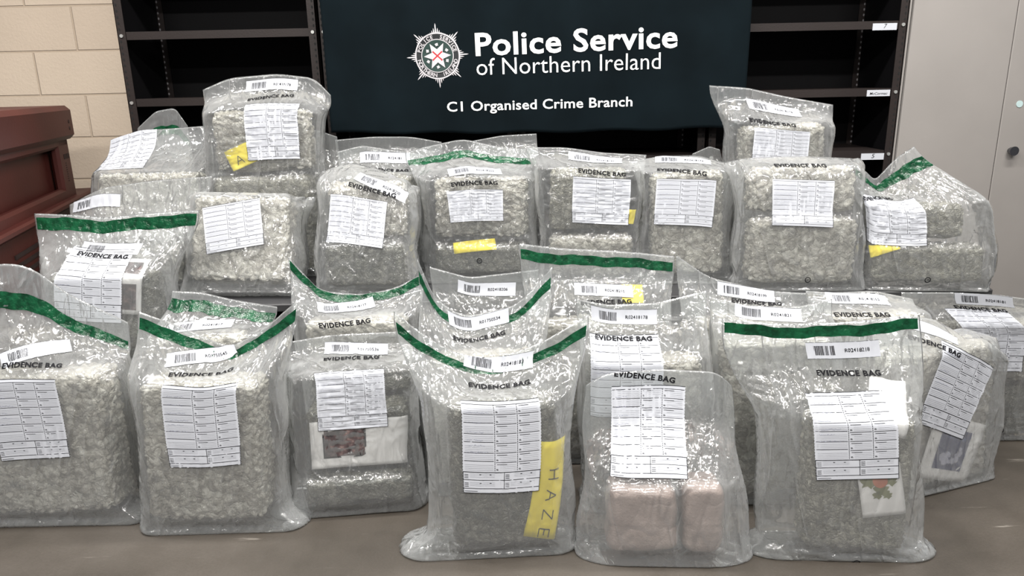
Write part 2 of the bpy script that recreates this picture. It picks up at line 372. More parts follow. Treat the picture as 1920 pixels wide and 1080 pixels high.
def on_banner(pts, off=.002): pts = np.asarray(pts); return np.stack([pts[:, 0], ban_y(pts[:, 0], pts[:, 1])-off-.002, pts[:, 1]], -1)
def words(V, F, h_):
    """split a line of lettering at its wide gaps"""
    fx = sorted((min(V[i][0] for i in f), max(V[i][0] for i in f), k) for k, f in enumerate(F)); out = [[]]; mx = fx[0][1]
    for x0, x1, k in fx:
        if x0 > mx+.24*h_: out.append([])
        out[-1].append(k); mx = max(mx, x1)
    for ks in out:
        vi = sorted({i for k in ks for i in F[k]}); mp = {v: q for q, v in enumerate(vi)}; yield vi, [tuple(mp[i] for i in F[k]) for k in ks]
def ban_text(s, a, b, bold, hpx):
    A_ = atY(*a, YN); B_ = atY(*b, YN); w_ = math.hypot(B_[0]-A_[0], B_[2]-A_[2]); an = math.atan2(B_[2]-A_[2], B_[0]-A_[0])
    h_ = hpx/(FPX/(YN*.97)); V, F = text_fit(s, w_, bold, h_)
    c = (A_+B_)/2; P = np.stack([c[0]+V[:, 0]*math.cos(an)-V[:, 1]*math.sin(an), c[2]+V[:, 0]*math.sin(an)+V[:, 1]*math.cos(an)], -1)
    for vi, fs in words(V, F, h_): mesh_np('lettering', on_banner(P[vi]), fs, [WHITE], ban, smooth=False)
ban_text('Police Service', (892, 104), (1271, 88), .022, 40)
ban_text('of Northern Ireland', (894, 141), (1239, 129), -.004, 31)
ban_text('C1 Organised Crime Branch', (839, 209), (1186, 199), .014, 18)
# badge
bc = atY(821, 105, YN); pxm = YN*.97/FPX; brot = math.radians(-2.5)
def bpt(r, a): return (bc[0]+r*pxm*math.sin(a+brot), bc[2]+r*pxm*math.cos(a+brot)*1.0)
def disc(name, r, m, off, n=72, r0=0, a0=0):
    if r0 == 0: P = [bpt(r, 2*math.pi*k/n) for k in range(n)]; F = [tuple(range(n))[::-1]]
    else: P = [bpt(q, 2*math.pi*k/n) for q in (r0, r) for k in range(n)]; F = [(k, n+k, n+(k+1) % n, (k+1) % n) for k in range(n)]
    mesh_np(name, on_banner(P, off), F, [m], ban, smooth=False)
P = []; F = []
nr_ = 80
for k in range(nr_):
    ph = (k % 10)/10.0; d = min(ph, 1-ph)*2; rr = 57 if k % 10 == 0 else 54-17*min(1, d*1.0)**.75
    a = 2*math.pi*k/nr_; wd = 2*math.pi/nr_*.42
    b0 = len(P)
    P += [bpt(38, a-wd), bpt(38, a+wd), bpt(rr*.93, a+wd*.55), bpt(rr, a), bpt(rr*.93, a-wd*.55)]; F.append(tuple(b0+q for q in (0, 4, 3, 2, 1)))
mesh_np('badge_rays', on_banner(P, .0015), F, [SILVER], ban, smooth=False)
disc('badge_rim', 41, SILVER, .002); disc('badge_ring', 38.5, BLACKC, .0025); disc('badge_inner_rim', 29.5, SILVER, .003); disc('badge_field', 28, DKGREEN, .0035)
P = [bpt(25 if k % 2 == 0 else 11.5, math.pi/6*k+math.pi/2) for k in range(12)]
mesh_np('badge_star', on_banner(P, .004), [tuple(range(12))[::-1]], [SILVER], ban, smooth=False)
disc('badge_centre', 10.5, WHITE, .0045, 32)
P = []; F = []
for s in (1, -1):
    for q in [(-9.6, -6.6), (-7.6, -8.8), (9.6, 6.6), (7.6, 8.8)]: P.append((bc[0]+q[0]*pxm, bc[2]+s*q[1]*pxm))
F = [(0, 1, 2, 3), (7, 6, 5, 4)]
mesh_np('badge_saltire', on_banner(P, .0052), F, [RED], ban, smooth=False)
P = []; F = []
def arc_text(s, a0, a1, r, inside):
    n = len(s)
    for k, ch in enumerate(s):
        a = math.radians(a0+(a1-a0)*k/(n-1)); V, Fs = text_mesh(ch, .02)
        V = (V-[V[:, 0].max()/2, .36])*9.5
        for x, y in V:
            if inside: rr, aa = r-y, a-x/r
            else: rr, aa = r+y, a+x/r
            Q.append(bpt(rr, aa))
        base = len(Q)-len(V); G.extend(tuple(base+i for i in f) for f in Fs)
for args in (('POLICE', -72, -14, 34, False), ('SERVICE', 16, 76, 34, False), ('NORTHERN', 256, 191, 34, True), ('IRELAND', 164, 108, 34, True)):
    Q = []; G = []; arc_text(*args); mesh_np('badge_lettering', on_banner(Q, .0036), G, [SILVER], ban, smooth=False)
P = []; F = []
for k, a in enumerate((0, 62, 118, 180, 242, 298)):
    c = bpt(19.8, math.radians(a)); n = 9; b0 = len(P)
    for q in range(n): r_ = (3.6 if q % 2 else 2.3)*pxm; P.append((c[0]+r_*math.sin(q*2*math.pi/n+k), c[1]+r_*math.cos(q*2*math.pi/n+k)))
    F.append(tuple(b0+q for q in range(n))[::-1])
mesh_np('badge_emblems', on_banner(P, .0042), F, [SILVER], ban, smooth=False)
# ------------------------------------------------------------------ low table under the back row
TZ = .55
t0 = atZ(150, 540, TZ); t1 = atZ(1830, 540, TZ)
TX0, TX1, TY0, TY1 = t0[0]-.02, t1[0]+.05, 2.535, 3.30
t = empty('low_table', ((TX0+TX1)/2, (TY0+TY1)/2, 0), label='long dark low table under the back row of evidence bags', category='table')
MB().box((TX0, TY0, TZ-.03), (TX1, TY1, TZ), 0, ch=.004).build('tabletop', TABLE, t)
for x in (TX0+.06, (TX0+TX1)/2, TX1-.06):
    for y in (TY0+.3, TY1-.06): MB().box((x-.02, y-.02, 0), (x+.02, y+.02, TZ-.03), 0).build('leg', TBLLEG, t)
# ------------------------------------------------------------------ evidence bags: specs
# b: front bottom corners in the photo, z: height of what it stands on, t: mouth edge, lean: how far the mouth lies behind the foot
# pk: packs (x, z, width, height, depth, back offset, kind)
S = []
def bag(b, z, t, lean, pk, lab, bar=None, txt=None, form=None, strip=None, ear=(.01, .01), slack=.04, ring=None, fs=1.12, extra=None, side=(0, 0), plabs=None, pin=.7):
    S.append(dict(b=b, z=z, t=t, lean=lean, pk=pk, lab=lab, bar=bar, txt=txt, form=form, strip=strip, ear=ear, slack=slack, ring=ring, fs=fs, extra=extra or [], side=side, plabs=plabs, pin=pin))
# front row on the floor
bag((-60, 990, 236, 985), 0, [(-58, 505), (15, 492), (60, 502), (130, 552), (240, 604)], .20, [(0, 0, .33, .46, .16, 0, 'pale')],
    'evidence bag at the far left of the front row, green seal slanting down its top', ('', 70, 656, 18), (60, 684, 0), (52, 787, 2, .94), (.86, .91), (.02, .07))
bag((262, 1006, 520, 998), 0, [(258, 583), (340, 612), (430, 652), (500, 612), (558, 562)], .17, [(0, 0, .32, .45, .16, 0, 'pale')],
    'evidence bag second from left in the front row, crumpled barcode label under its sagging mouth', ('R01750545', 380, 668, 10), (378, 703, 8), (378, 802, 2, .93), (.93, .975), (.02, .09))
bag((562, 975, 790, 958), 0, [(545, 640), (620, 628), (700, 624), (770, 620)], .20, [(0, 0, .34, .10, .20, -.01, 'dark'), (.0, .105, .33, .20, .17, .03, 'dark'), (.02, .31, .28, .12, .10, .10, 'dark')],
    'front row evidence bag, third from left, holding a white card with dark picture', ('R01750536', 668, 652, -2), (658, 672, 2), (660, 750, 4, .72), None, (.11, .03), .05,
    extra=[('picture_card', 676, 830, .31, .155, 4, 'white', 'white card with a dark framed picture inside the third front bag')])
bag((832, 1052, 1068, 1040), 0, [(738, 583), (800, 632), (860, 665), (930, 672), (1010, 645), (1104, 590)], .17, [(0, 0, .31, .44, .15, 0, 'dark')],
    'evidence bag in the front row with a tall yellow HAZE note down its right side', ('R02418183', 935, 685, 0), (937, 727, 2), (940, 840, 2), (.925, .965), (.13, .04),
    extra=[('yellow_note', 1027, 922, .092, .285, 7, 'HAZE', 'tall yellow paper note reading HAZE, turned sideways in a front bag')])
bag((1100, 1062, 1388, 1066), 0, [(1098, 722), (1135, 700), (1240, 692), (1345, 697), (1372, 722)], .20, [(-.055, .0, .20, .20, .14, 0, 'brown'), (.112, 0, .12, .21, .14, 0, 'brown')],
    'milky evidence bag of pinkish brown blocks at the front, right of centre, mouth folded back', None, (1208, 704, -6), (1212, 810, 0), None, (.03, .05), .05, (1215, 1057), pin=.0)
bag((1460, 1050, 1722, 1056), 0, [(1353, 597), (1450, 608), (1560, 606), (1640, 600), (1724, 590)], .15, [(.02, 0, .29, .40, .13, 0, 'green')],
    'evidence bag at the front right holding two white flyers, barcode label R02418218', ('R02418218', 1578, 658, 2), (1590, 700, 0), (1604, 816, 2, .93), (.95, .99), (.09, .07), .05, (1607, 1055), pin=.45,
    extra=[('flyer', 1654, 922, .115, .15, 8, 'orange', 'small white flyer with an orange round motif in the front right bag'), ('flyer', 1668, 762, .105, .16, -10, 'plain', 'blank white sheet behind the form of the front right bag')])
bag((1625, 958, 1868, 897), 0, [(1600, 600), (1680, 590), (1745, 592), (1800, 625), (1838, 690)], .12, [(.0, 0, .36, .47, .15, 0, 'pale')],
    'evidence bag with a blue cloud picture on it, behind the front right bag', ('', 1733, 612, -22), (1757, 648, -22), (1792, 735, -17), None, (.02, .02), .03, side=(0, .05),
    extra=[('picture_card', 1785, 845, .225, .21, -6, 'blue', 'white bordered card with a dark blue cloud picture in a right-hand bag')])
bag((1705, 827, 1965, 825), 0, [(1690, 548), (1780, 548), (1870, 552), (1925, 560)], .0, [(0.02, 0, .46, .20, .13, 0, 'dark'), (.0, .205, .42, .24, .12, .0, 'pale')],
    'large evidence bag cut by the right edge of the photo, standing on the floor behind', ('R02418181', 1845, 562, -4), (1838, 578, -6), (1868, 632, 0), None, (.02, .05), .03, (1877, 806))
bag((1345, 948, 1560, 945), 0, [(1330, 556), (1400, 574), (1500, 574), (1560, 560)], .14, [(0, 0, .34, .52, .13, 0, 'pale')],
    'evidence bag of knobbly beige pack, glimpsed between the two front bags on the right', ('R0241821', 1440, 588, -4), None, None, None, (.02, .02), .03)
# second row on the floor
bag((300, 912, 480, 908), 0, [(322, 545), (380, 548), (440, 562), (520, 575)], .18, [(0, 0, .32, .50, .12, 0, 'pale')],
    'evidence bag just behind the second front bag, folded top and label R0241817 showing', ('R0241817', 375, 611, 9), None, None, (.92, .965), (.01, .01))
bag((572, 884, 790, 882), 0, [(540, 482), (600, 545), (680, 552), (740, 540), (795, 512)], .16, [(0, 0, .33, .52, .14, 0, 'pale')],
    'evidence bag of the second row labelled R02418177, green seal falling steeply on its left', ('R02418177', 650, 577, 9), (645, 609, 6), None, (.955, .995), (.01, .01))
bag((795, 930, 1025, 930), 0, [(782, 484), (815, 560), (870, 594), (970, 572), (1035, 500)], .16, [(0, 0, .33, .45, .14, 0, 'pale')],
    'evidence bag with two raised corners and a sagging green seal, behind the yellow-note bag', ('R01750534', 897, 604, 5), (897, 636, 8), None, (.925, .965), (.01, .01))
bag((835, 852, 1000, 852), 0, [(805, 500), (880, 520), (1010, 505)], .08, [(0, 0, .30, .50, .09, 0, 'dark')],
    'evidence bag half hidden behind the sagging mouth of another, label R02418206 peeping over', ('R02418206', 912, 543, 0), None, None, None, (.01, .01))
bag((1095, 962, 1330, 962), 0, [(1080, 560), (1140, 572), (1230, 568), (1325, 545)], .14, [(0, 0, .33, .48, .14, 0, 'pale')],
    'evidence bag labelled R02418178 standing right behind the milky brown-block bag', ('R02418178', 1170, 593, -2), (1168, 636, -1), (1175, 705, 0), None, (.01, .01))
bag((995, 870, 1255, 870), 0, [(972, 456), (1060, 466), (1160, 470), (1265, 480)], .15, [(0, 0, .38, .50, .14, 0, 'pale')],
    'wide evidence bag with a long level green seal, middle of the second row', ('R02418210', 1132, 543, -3), (1136, 566, 2), None, (.935, .975), (.02, .02),
    extra=[('yellow_note', 1187, 552, .075, .07, 0, '', 'small yellow paper behind the label of the wide second-row bag')])
bag((1290, 872, 1500, 872), 0, [(1268, 478), (1330, 520), (1440, 545), (1565, 552)], .16, [(0, 0, .33, .50, .13, 0, 'pale')],
    'evidence bag with one peaked left corner, in front of the big herringbone-lump bag', ('R02418199', 1400, 549, -8), (1420, 568, -4), None, None, (.01, .01))
bag((1535, 868, 1722, 868), 0, [(1510, 545), (1560, 548), (1640, 545), (1712, 560)], .12, [(0, 0, .34, .52, .14, 0, 'pale')],
    'evidence bag with half-legible barcode label peeping straight over the front right bag', ('R02418202', 1607, 563, -2), (1615, 590, 0), None, None, (.01, .01))
# left-hand heap
bag((98, 778, 322, 768), .235, [(64, 400), (130, 402), (200, 408), (290, 398), (373, 394)], .17, [(0.0, 0, .33, .46, .15, 0, 'dark')],
    'evidence bag upright at the left with a wavy green seal straight across its top', ('', 208, 467, -2), (192, 480, -6), (165, 532, -4), (.93, .985), (.02, .03), .04,
    extra=[('picture_card', 236, 535, .10, .20, -4, 'frame', 'white edged dark picture beside the form of the left heap bag')])
bag((140, 560, 350, 554), TZ, [(130, 384), (190, 352), (290, 338), (398, 330)], .16, [(0, 0, .40, .16, .16, 0, 'pale')],
    'low evidence bag lying behind the wavy green seal, its barcode label at the left', ('', 178, 377, 10), None, None, None, (.02, .02), .05)
bag((175, 522, 398, 518), TZ, [(208, 262), (262, 244), (330, 240), (408, 234)], .24, [(0, 0, .36, .40, .16, 0, 'pale')],
    'evidence bag leaning back at upper left with its form slanted, against the block wall', None, None, (240, 288, 12, .85), None, (.02, .02), .04, side=(.01, .01))
bag((240, 492, 372, 488), TZ, [(258, 240), (292, 208), (328, 202), (352, 236)], .05, [(0, 0, .20, .36, .09, 0, 'dark')],
    'dark evidence bag whose folded top pokes up before the left shelving', None, None, None, (.86, .91), (.01, .01), .05)
bag((335, 562, 552, 561), TZ, [(402, 372), (470, 364), (530, 362), (590, 368)], .26, [(0, 0, .33, .36, .13, 0, 'pale')],
    'evidence bag leaning back, form at its top, below the tall bag with yellow note', None, None, (437, 424, 10, .66), None, (.02, .03), .03)
bag((405, 522, 612, 518), TZ, [(380, 168), (430, 146), (520, 138), (590, 146), (620, 178)], .12, [(-.01, 0, .37, .40, .15, 0, 'green'), (.0, .405, .38, .25, .13, .02, 'pale')],
    'tallest evidence bag at the upper left with a yellow HAZ note under its form', ('R02418178', 510, 160, 2), (508, 182, 9), (510, 245, 2, .84), None, (.01, .01), .04,
    extra=[('yellow_note', 470, 286, .20, .085, 24, 'HAZ', 'yellow paper note with handwriting tilted in the tall upper left bag')])
bag((560, 500, 640, 500), TZ, [(560, 240), (600, 245), (632, 256)], .06, [(0, 0, .17, .38, .10, 0, 'pale')],
    'narrow evidence bag squeezed between the tall upper left bag and the banner', None, None, None, None, (.01, .01), .04)
# back row on the table
bag((598, 562, 770, 561), TZ, [(612, 318), (660, 300), (720, 318), (776, 352)], .22, [(0, 0, .31, .17, .17, 0, 'dark'), (0, .175, .28, .22, .13, .02, 'pale')],
    'bulging evidence bag in the back row with crumpled, tilted form left of the centre', ('R02418200', 716, 348, -24), (697, 357, -14), (668, 416, -8, .66), None, (.03, .02), .05)
bag((645, 518, 795, 516), TZ, [(632, 284), (680, 272), (740, 282), (798, 290)], .08, [(0, 0, .28, .40, .12, 0, 'green')],
    'evidence bag behind the bulging one, just under the lower left corner of the banner', ('R024181', 723, 295, -2), (725, 320, -2), None, None, (.01, .01))
bag((800, 533, 1008, 530), TZ, [(760, 286), (800, 274), (868, 260), (940, 276), (1006, 280)], .18, [(0, 0, .34, .13, .20, 0, 'dark'), (0, .135, .36, .25, .15, .03, 'pale')],
    'back row centre evidence bag with two stacked packs and a yellow slip, label R02418202', ('R02418202', 890, 320, 2), (890, 342, 2), (893, 386, 2, .46), (.905, .94), (.03, .03), .04, (899, 489),
    extra=[('yellow_note', 890, 462, .165, .045, 6, '', 'yellow paper strip low in the two-pack bag of the back row')])
bag((1022, 532, 1192, 532), TZ, [(986, 276), (1060, 276), (1130, 286), (1212, 290)], .14, [(0, 0, .33, .17, .15, 0, 'pale'), (-.01, .175, .30, .25, .12, .02, 'green')],
    'evidence bag right of the two-pack bag, label R02418197 and a yellow corner beside its form', ('R02418197', 1115, 301, -7), (1128, 324, -5), (1128, 378, -3, .66), None, (.02, .02), .035,
    extra=[('yellow_note', 1176, 405, .06, .055, 4, '', 'yellow slip showing past the form of the bag labelled R02418197')])
bag((1208, 533, 1368, 533), TZ, [(1178, 302), (1240, 292), (1310, 290), (1382, 312)], .16, [(0, 0, .28, .40, .15, 0, 'pale')],
    'evidence bag labelled R02418174 in the back row, form pulled into folds', ('R02418174', 1280, 301, -6), (1278, 321, -8), (1283, 379, -2, .64), None, (.02, .03), .05)
bag((1388, 548, 1622, 546), TZ, [(1358, 304), (1400, 294), (1500, 291), (1602, 297)], .15, [(0, 0, .37, .25, .14, 0, 'pale'), (0, .255, .34, .19, .11, .02, 'pale')],
    'big square evidence bag of herringbone lumps standing out in the back row on the right', None, (1500, 310, -1), (1506, 380, -2, .62), None, (.02, .02), .035, (1513, 524))
bag((1372, 508, 1545, 508), TZ, [(1330, 160), (1400, 164), (1480, 182), (1562, 196)], .10, [(0, 0, .33, .56, .13, 0, 'pale')],
    'topmost evidence bag on the right, empty top folded out towards the shelving', ('R02418176', 1450, 205, -12), (1447, 232, -9), (1462, 276, -5, .5), None, (.01, .01), .05)
bag((1630, 545, 1852, 548), TZ, [(1603, 300), (1640, 338), (1680, 296), (1714, 274)], .16, [(0.0, 0, .44, .15, .16, 0, 'green'), (-.05, .155, .32, .14, .13, .02, 'green')],
    'evidence bag at the right end of back row, green-sealed flap standing up by cabinet', None, (1640, 372, 0), (1678, 412, -4, .7), (.90, .95), (.02, .02), .05, (1738, 525), side=(0, .06),
    extra=[('yellow_note', 1656, 466, .11, .04, 8, '', 'yellow slip low in the bag at the right end of the back row')])
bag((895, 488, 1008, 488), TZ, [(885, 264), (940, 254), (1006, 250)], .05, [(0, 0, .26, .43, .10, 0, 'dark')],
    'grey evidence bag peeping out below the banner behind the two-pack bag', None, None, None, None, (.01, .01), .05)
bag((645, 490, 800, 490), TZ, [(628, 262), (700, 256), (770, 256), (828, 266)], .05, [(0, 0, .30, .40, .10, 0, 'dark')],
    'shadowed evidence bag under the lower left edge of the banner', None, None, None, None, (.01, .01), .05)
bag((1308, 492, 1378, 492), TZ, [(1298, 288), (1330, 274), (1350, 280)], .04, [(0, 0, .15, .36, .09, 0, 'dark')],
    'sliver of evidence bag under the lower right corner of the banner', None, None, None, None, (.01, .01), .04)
# ------------------------------------------------------------------ geometry of every bag
rng = np.random.default_rng(7)
def setup(s):
    xl, yl, xr, yr = s['b']; a = atZ(xl, yl, s['z']); b = atZ(xr, yr, s['z'])
    ax = (b-a); ax[2] = 0; ax /= np.linalg.norm(ax); nf = np.array([ax[1], -ax[0], 0])
    depth = max(p[4] for p in s['pk']); mid = (a+b)/2; c0 = mid-nf*depth/2
    s['L0'] = a-nf*depth/2-ax*s['ear'][0]; s['R0'] = b-nf*depth/2+ax*s['ear'][1]
    Yt = mid[1]+s['lean']
    T = np.array([atY(px, py, Yt) for px, py in s['t']]); s['T'] = T
    d = np.r_[0, np.cumsum(np.linalg.norm(np.diff(T, axis=0), axis=1))]; s['Td'] = d/d[-1]
    tm = T.mean(0)-c0; hh = np.array([0, 0, tm[2]]); back = max(0, (tm@-nf)*.62)
    up = -nf*back+hh; up /= np.linalg.norm(up); fn = np.cross(ax, up)
    if fn@nf < 0: fn = -fn
    lift = .007 + abs(up@nf)*depth*.5
    s.update(ax=ax, nf=nf, up=up, fn=fn, c0=c0, depth=depth, H=tm[2], mid=mid)
    # the bags cannot hold a pack wider than the span between their foot corners
    span = np.linalg.norm(b-a)
    s['packs'] = []
    for (x, z, pw, ph, pd, bo, kind) in s['pk']:
        if kind != 'brown' and s['pin'] > .5: pw = max(pw, span*.88)
        pw = min(pw, span*.98); ph = min(ph, tm[2]/up[2]*.93-z)
        if ph < .04: continue
        rl = random.Random(len(s['lab'])*31+int(s['b'][0])).uniform(-.04, .04) if len(s['pk']) == 1 else 0.0
        ctr = c0+ax*x+up*(z+ph/2+lift+abs(rl)*pw/2)-fn*bo; axr = ax*math.cos(rl)+up*math.sin(rl); upr = up*math.cos(rl)-ax*math.sin(rl)
        s['packs'].append(dict(c=ctr, h=np.array([pw/2, pd/2, ph/2]), M=np.array([axr, -fn, upr]), kind=kind))
    s['pw'] = max(2*p['h'][0] for p in s['packs']); s['ptop'] = max((p['c']-c0)@up+p['h'][2] for p in s['packs'])
def creases(s, k, X, Z):
    """sharp folds of the film: from the shoulders of the pack to the mouth, from its foot, and at random"""
    if 'cr' not in s: s['cr'] = {}
    if k not in s['cr']:
        r = np.random.default_rng(int(abs(s['b'][0])*7+s['b'][1]*3+k)); a = s['pw']/2; t = s['ptop']; Hm = s['H']/s['up'][2]; L = []
        for sg in (-1, 1):
            for q in range(4): L.append((sg*a*r.uniform(.7, 1.05), t-.01, sg*a*r.uniform(-.2, 1.5), Hm*r.uniform(.85, 1.0), r.uniform(.004, .009), r.uniform(.008, .016)))
            for q in range(3): L.append((sg*a*r.uniform(.8, 1.), .05, sg*a*r.uniform(.1, .9), r.uniform(.1, .3), r.uniform(.003, .006), r.uniform(.007, .014)))
            for q in range(3): L.append((sg*(a-.01), t*r.uniform(.1, .9), sg*a*r.uniform(.2, .8), t*r.uniform(.1, .95), r.uniform(.002, .005), r.uniform(.006, .012)))
        for q in range(14):
            x = r.uniform(-1, 1)*a; z = r.uniform(.05, Hm*.95); an = r.normal(1.3, .8); ln = r.uniform(.05, .18); L.append((x, z, x+ln*math.cos(an), z+ln*math.sin(an), r.uniform(.0025, .006), r.uniform(.006, .013)))
        s['cr'][k] = L
    out = np.zeros(np.broadcast(X, Z).shape)
    for (x0, z0, x1, z1, am, w_) in s['cr'][k]:
        dx, dz_ = x1-x0, z1-z0; ln2 = dx*dx+dz_*dz_; t = ((X-x0)*dx+(Z-z0)*dz_)/ln2; d = np.abs((X-x0)*dz_-(Z-z0)*dx)/math.sqrt(ln2)
        d = np.abs(d+.004*np.sin(t*9)); tt = np.clip(t, 0, 1); out = np.maximum(out, am*np.clip(1-d/w_, 0, 1)*np.sqrt(np.clip(4*tt*(1-tt), 0, 1)))
    if k == 0: out = out*(1-.65*np.clip((.14-np.abs(X))/.04, 0, 1))
    return out
def init_grid(s, NV, NU):
    u = np.linspace(0, 1, NU)[None, :]; v = np.linspace(0, 1, NV)[:, None]
    T = np.stack([np.interp(u[0], s['Td'], s['T'][:, k]) for k in range(3)], -1)
    k = max(1, NU//14); ker = np.ones(2*k+1)/(2*k+1)
    for q in range(3):
        e = np.pad(T[:, q], k, mode='reflect', reflect_type='odd'); T[:, q] = np.convolve(e, ker, 'valid')
    W = np.linalg.norm(s['R0']-s['L0'])/2; Wt = np.linalg.norm(s['T'][-1]-s['T'][0])/2
    half = W+(Wt-W)*v; a = s['pw']/2
    x = np.abs(u-.5)*2*half
    den = np.maximum(half-a, .025)
    prof = np.clip((half-x)/den, 0, 1); prof = np.sqrt(1-(1-prof)**2)
    h = s['H']/s['up'][2]+s['depth']/2; sarc = v*h; ao = s['depth']/2*prof
    zz = np.clip((sarc-ao)/(h-ao), 0, 1); hz = zz*s['H']/s['up'][2]
    top = s['ptop']; dec = max(.05, min(.16, (s['H']-top)*.8)); q = np.clip((hz-top+.01)/dec, 0, 1)
    pv = .5+.5*np.cos(np.pi*q); pv = np.maximum(pv, .05*(1-v))
    off = np.where(sarc < ao, sarc, ao*pv)
    B = s['L0']+(s['R0']-s['L0'])*u[..., None]
    bel = (4*zz*(1-zz))[..., None]
    sd = s['ax']*(np.where(u > .5, s['side'][1], -s['side'][0])*np.abs(2*u-1))[..., None]*bel
    Mx = B*(1-zz[..., None])+T[None]*zz[..., None]+sd
    # follows the packs, its side seams drawn in close to them, then flares out to the mouth above and to the ears at the foot
    hh_ = s['H']/s['up'][2]; e0 = np.clip(hz/.07, 0, 1); e0 = e0*e0*(3-2*e0)
    span_ = max(.05, min(.20, hh_-top-.02)); e1 = np.clip((hz-(top-.04))/(span_+.04), 0, 1); e1 = 1-e1*e1*(3-2*e1)
    wgt = (e0*e1)[..., None]*s['pin']
    packline = s['c0']+s['up']*hz[..., None]+s['ax']*((2*u-1)*(a+.03))[..., None]
    Mx = Mx*(1-wgt)+packline*wgt+sd*wgt*.5
    hw_ = np.linalg.norm(Mx[:, -1]-Mx[:, 0], axis=-1)[:, None]/2
    x = np.abs(u-.5)*2*hw_; den = np.maximum(hw_-a, .02)
    prof = np.clip((hw_-x)/den, 0, 1); prof = np.sqrt(1-(1-prof)**2); ao = s['depth']/2*prof; off = np.where(sarc < ao, sarc, ao*pv)
    cr_ = [creases(s, k, (u-.5)*2*hw_, hz) for k in (0, 1)]; env = np.minimum(1, np.minimum(u, 1-u)*14)*np.minimum(1, (1-v)*12)
    ph_ = s['b'][0]*.37; Mx = Mx+s['ax']*((.009*np.sin(zz*9+ph_)*(u > .5)-.009*np.sin(zz*8+ph_*1.7)*(u < .5))*np.abs(2*u-1)**2*np.sin(np.pi*zz))[..., None]
    F = Mx+s['fn']*(off+cr_[0]*env)[..., None]; Bk = Mx-s['fn']*(off+cr_[1]*env)[..., None]
    return np.stack([F, Bk]).astype(np.float32)
for s in S: setup(s)
NB = len(S)
PKS = []
for i, s in enumerate(S):
    for p in s['packs']: p['own'] = i; PKS.append(p)
near = [[p for p in PKS if p['own'] == i or np.linalg.norm(p['c'][:2]-s['mid'][:2]) < .62] for i, s in enumerate(S)]
FN = np.array([s['fn'] for s in S], np.float32)[:, None, None, :]
BASE = np.array([s['z'] for s in S], np.float32)[:, None, None, None]+.0012
def dist_con(P, rest, axis, step, stiff):
    n = P.shape[axis]
    for par in range(2):
        idx = np.array([i for i in range(n-step) if (i % 2 == par if step == 1 else (i % 4 < 2) == (par == 0))])
        if not len(idx): continue
        A_ = np.take(P, idx, axis); B_ = np.take(P, idx+step, axis); d = B_-A_
        L = np.sqrt((d*d).sum(-1, keepdims=True))+1e-9; c = d*((L-np.take(rest, idx, axis))/L*(.5*stiff))
        sl = [slice(None)]*P.ndim; sl[axis] = idx; P[tuple(sl)] += c; sl[axis] = idx+step; P[tuple(sl)] -= c
def diag_con(P, rest, sgn, stiff):
    NVv, NUu = P.shape[2], P.shape[3]
    for pv_ in range(2):
        r0 = slice(pv_, NVv-1, 2); r1 = slice(pv_+1, NVv, 2)
        if sgn > 0: a_, b_ = (slice(0, NUu-1), slice(1, NUu))
        else: a_, b_ = (slice(1, NUu), slice(0, NUu-1))
        A_ = P[:, :, r0, a_]; B_ = P[:, :, r1, b_]; n = min(A_.shape[2], B_.shape[2]); A_ = A_[:, :, :n]; B_ = B_[:, :, :n]
        d = B_-A_; L = np.sqrt((d*d).sum(-1, keepdims=True))+1e-9; c = d*((L-rest[:, :, r0][:, :, :n])/L*(.5*stiff))
        A_ += c; B_ -= c
def seg(P, step, axis): 
    d = np.diff(P, axis=axis) if step == 1 else np.take(P, range(step, P.shape[axis]), axis)-np.take(P, range(P.shape[axis]-step), axis)
    return np.sqrt((d*d).sum(-1, keepdims=True))
def smooth_noise(shape, cells, r):
    """low frequency random field (B,2,V,U)"""
    B_, K, V_, U_ = shape; g = r.standard_normal((B_, K, cells+1, cells+1)).astype(np.float32)
    y = np.linspace(0, cells, V_); x = np.linspace(0, cells, U_); y0 = np.minimum(y.astype(int), cells-1); x0 = np.minimum(x.astype(int), cells-1)
    fy = (y-y0)[:, None]; fx = (x-x0)[None]; fy = fy*fy*(3-2*fy); fx = fx*fx*(3-2*fx)
    G = lambda a, b: g[:, :, y0+a][:, :, :, x0+b]
    return ((G(0, 0)*(1-fx)+G(0, 1)*fx)*(1-fy)+(G(1, 0)*(1-fx)+G(1, 1)*fx)*fy).astype(np.float32)[..., None]
def weld(P):
    for sl in ((slice(None), 0), (slice(None), -1), (0, slice(None)), (-1, slice(None))):
        m = (P[:, 0][(slice(None),)+sl]+P[:, 1][(slice(None),)+sl])*.5
        P[:, 0][(slice(None),)+sl] = m; P[:, 1][(slice(None),)+sl] = m
def collide(P):
    for i in range(NB):
        Q = P[i].reshape(-1, 3)
        for p in near[i]:
            own = p['own'] == i; mg = .0055 if own else .003
            Lq = (Q-p['c'].astype(np.float32))@p['M'].T.astype(np.float32); r = .031
            h_ = p['h']-r+mg; dd = np.abs(Lq)-h_
            inside = (dd < r).all(1)
            if not inside.any(): continue
            k = np.nonzero(inside)[0]; l = Lq[k]; e = np.maximum(dd[k], 0); ln = np.sqrt((e*e).sum(1))
            outm = ln > 1e-6; push = np.zeros_like(l)
            sg = np.sign(l)
            o_ = outm & (ln < r); push[o_] = sg[o_]*e[o_]/ln[o_][:, None]*(r-ln[o_])[:, None]
            ins = ~outm
            if ins.any():
                di = dd[k][ins]; a_ = di.argmax(1); rr = np.arange(len(a_)); pp = np.zeros_like(di)
                pp[rr, a_] = sg[ins][rr, a_]*(r-di[rr, a_]); push[ins] = pp
            Q[k] += push@p['M'].astype(np.float32)*(1. if own else .35)
        P[i] = Q.reshape(P[i].shape)
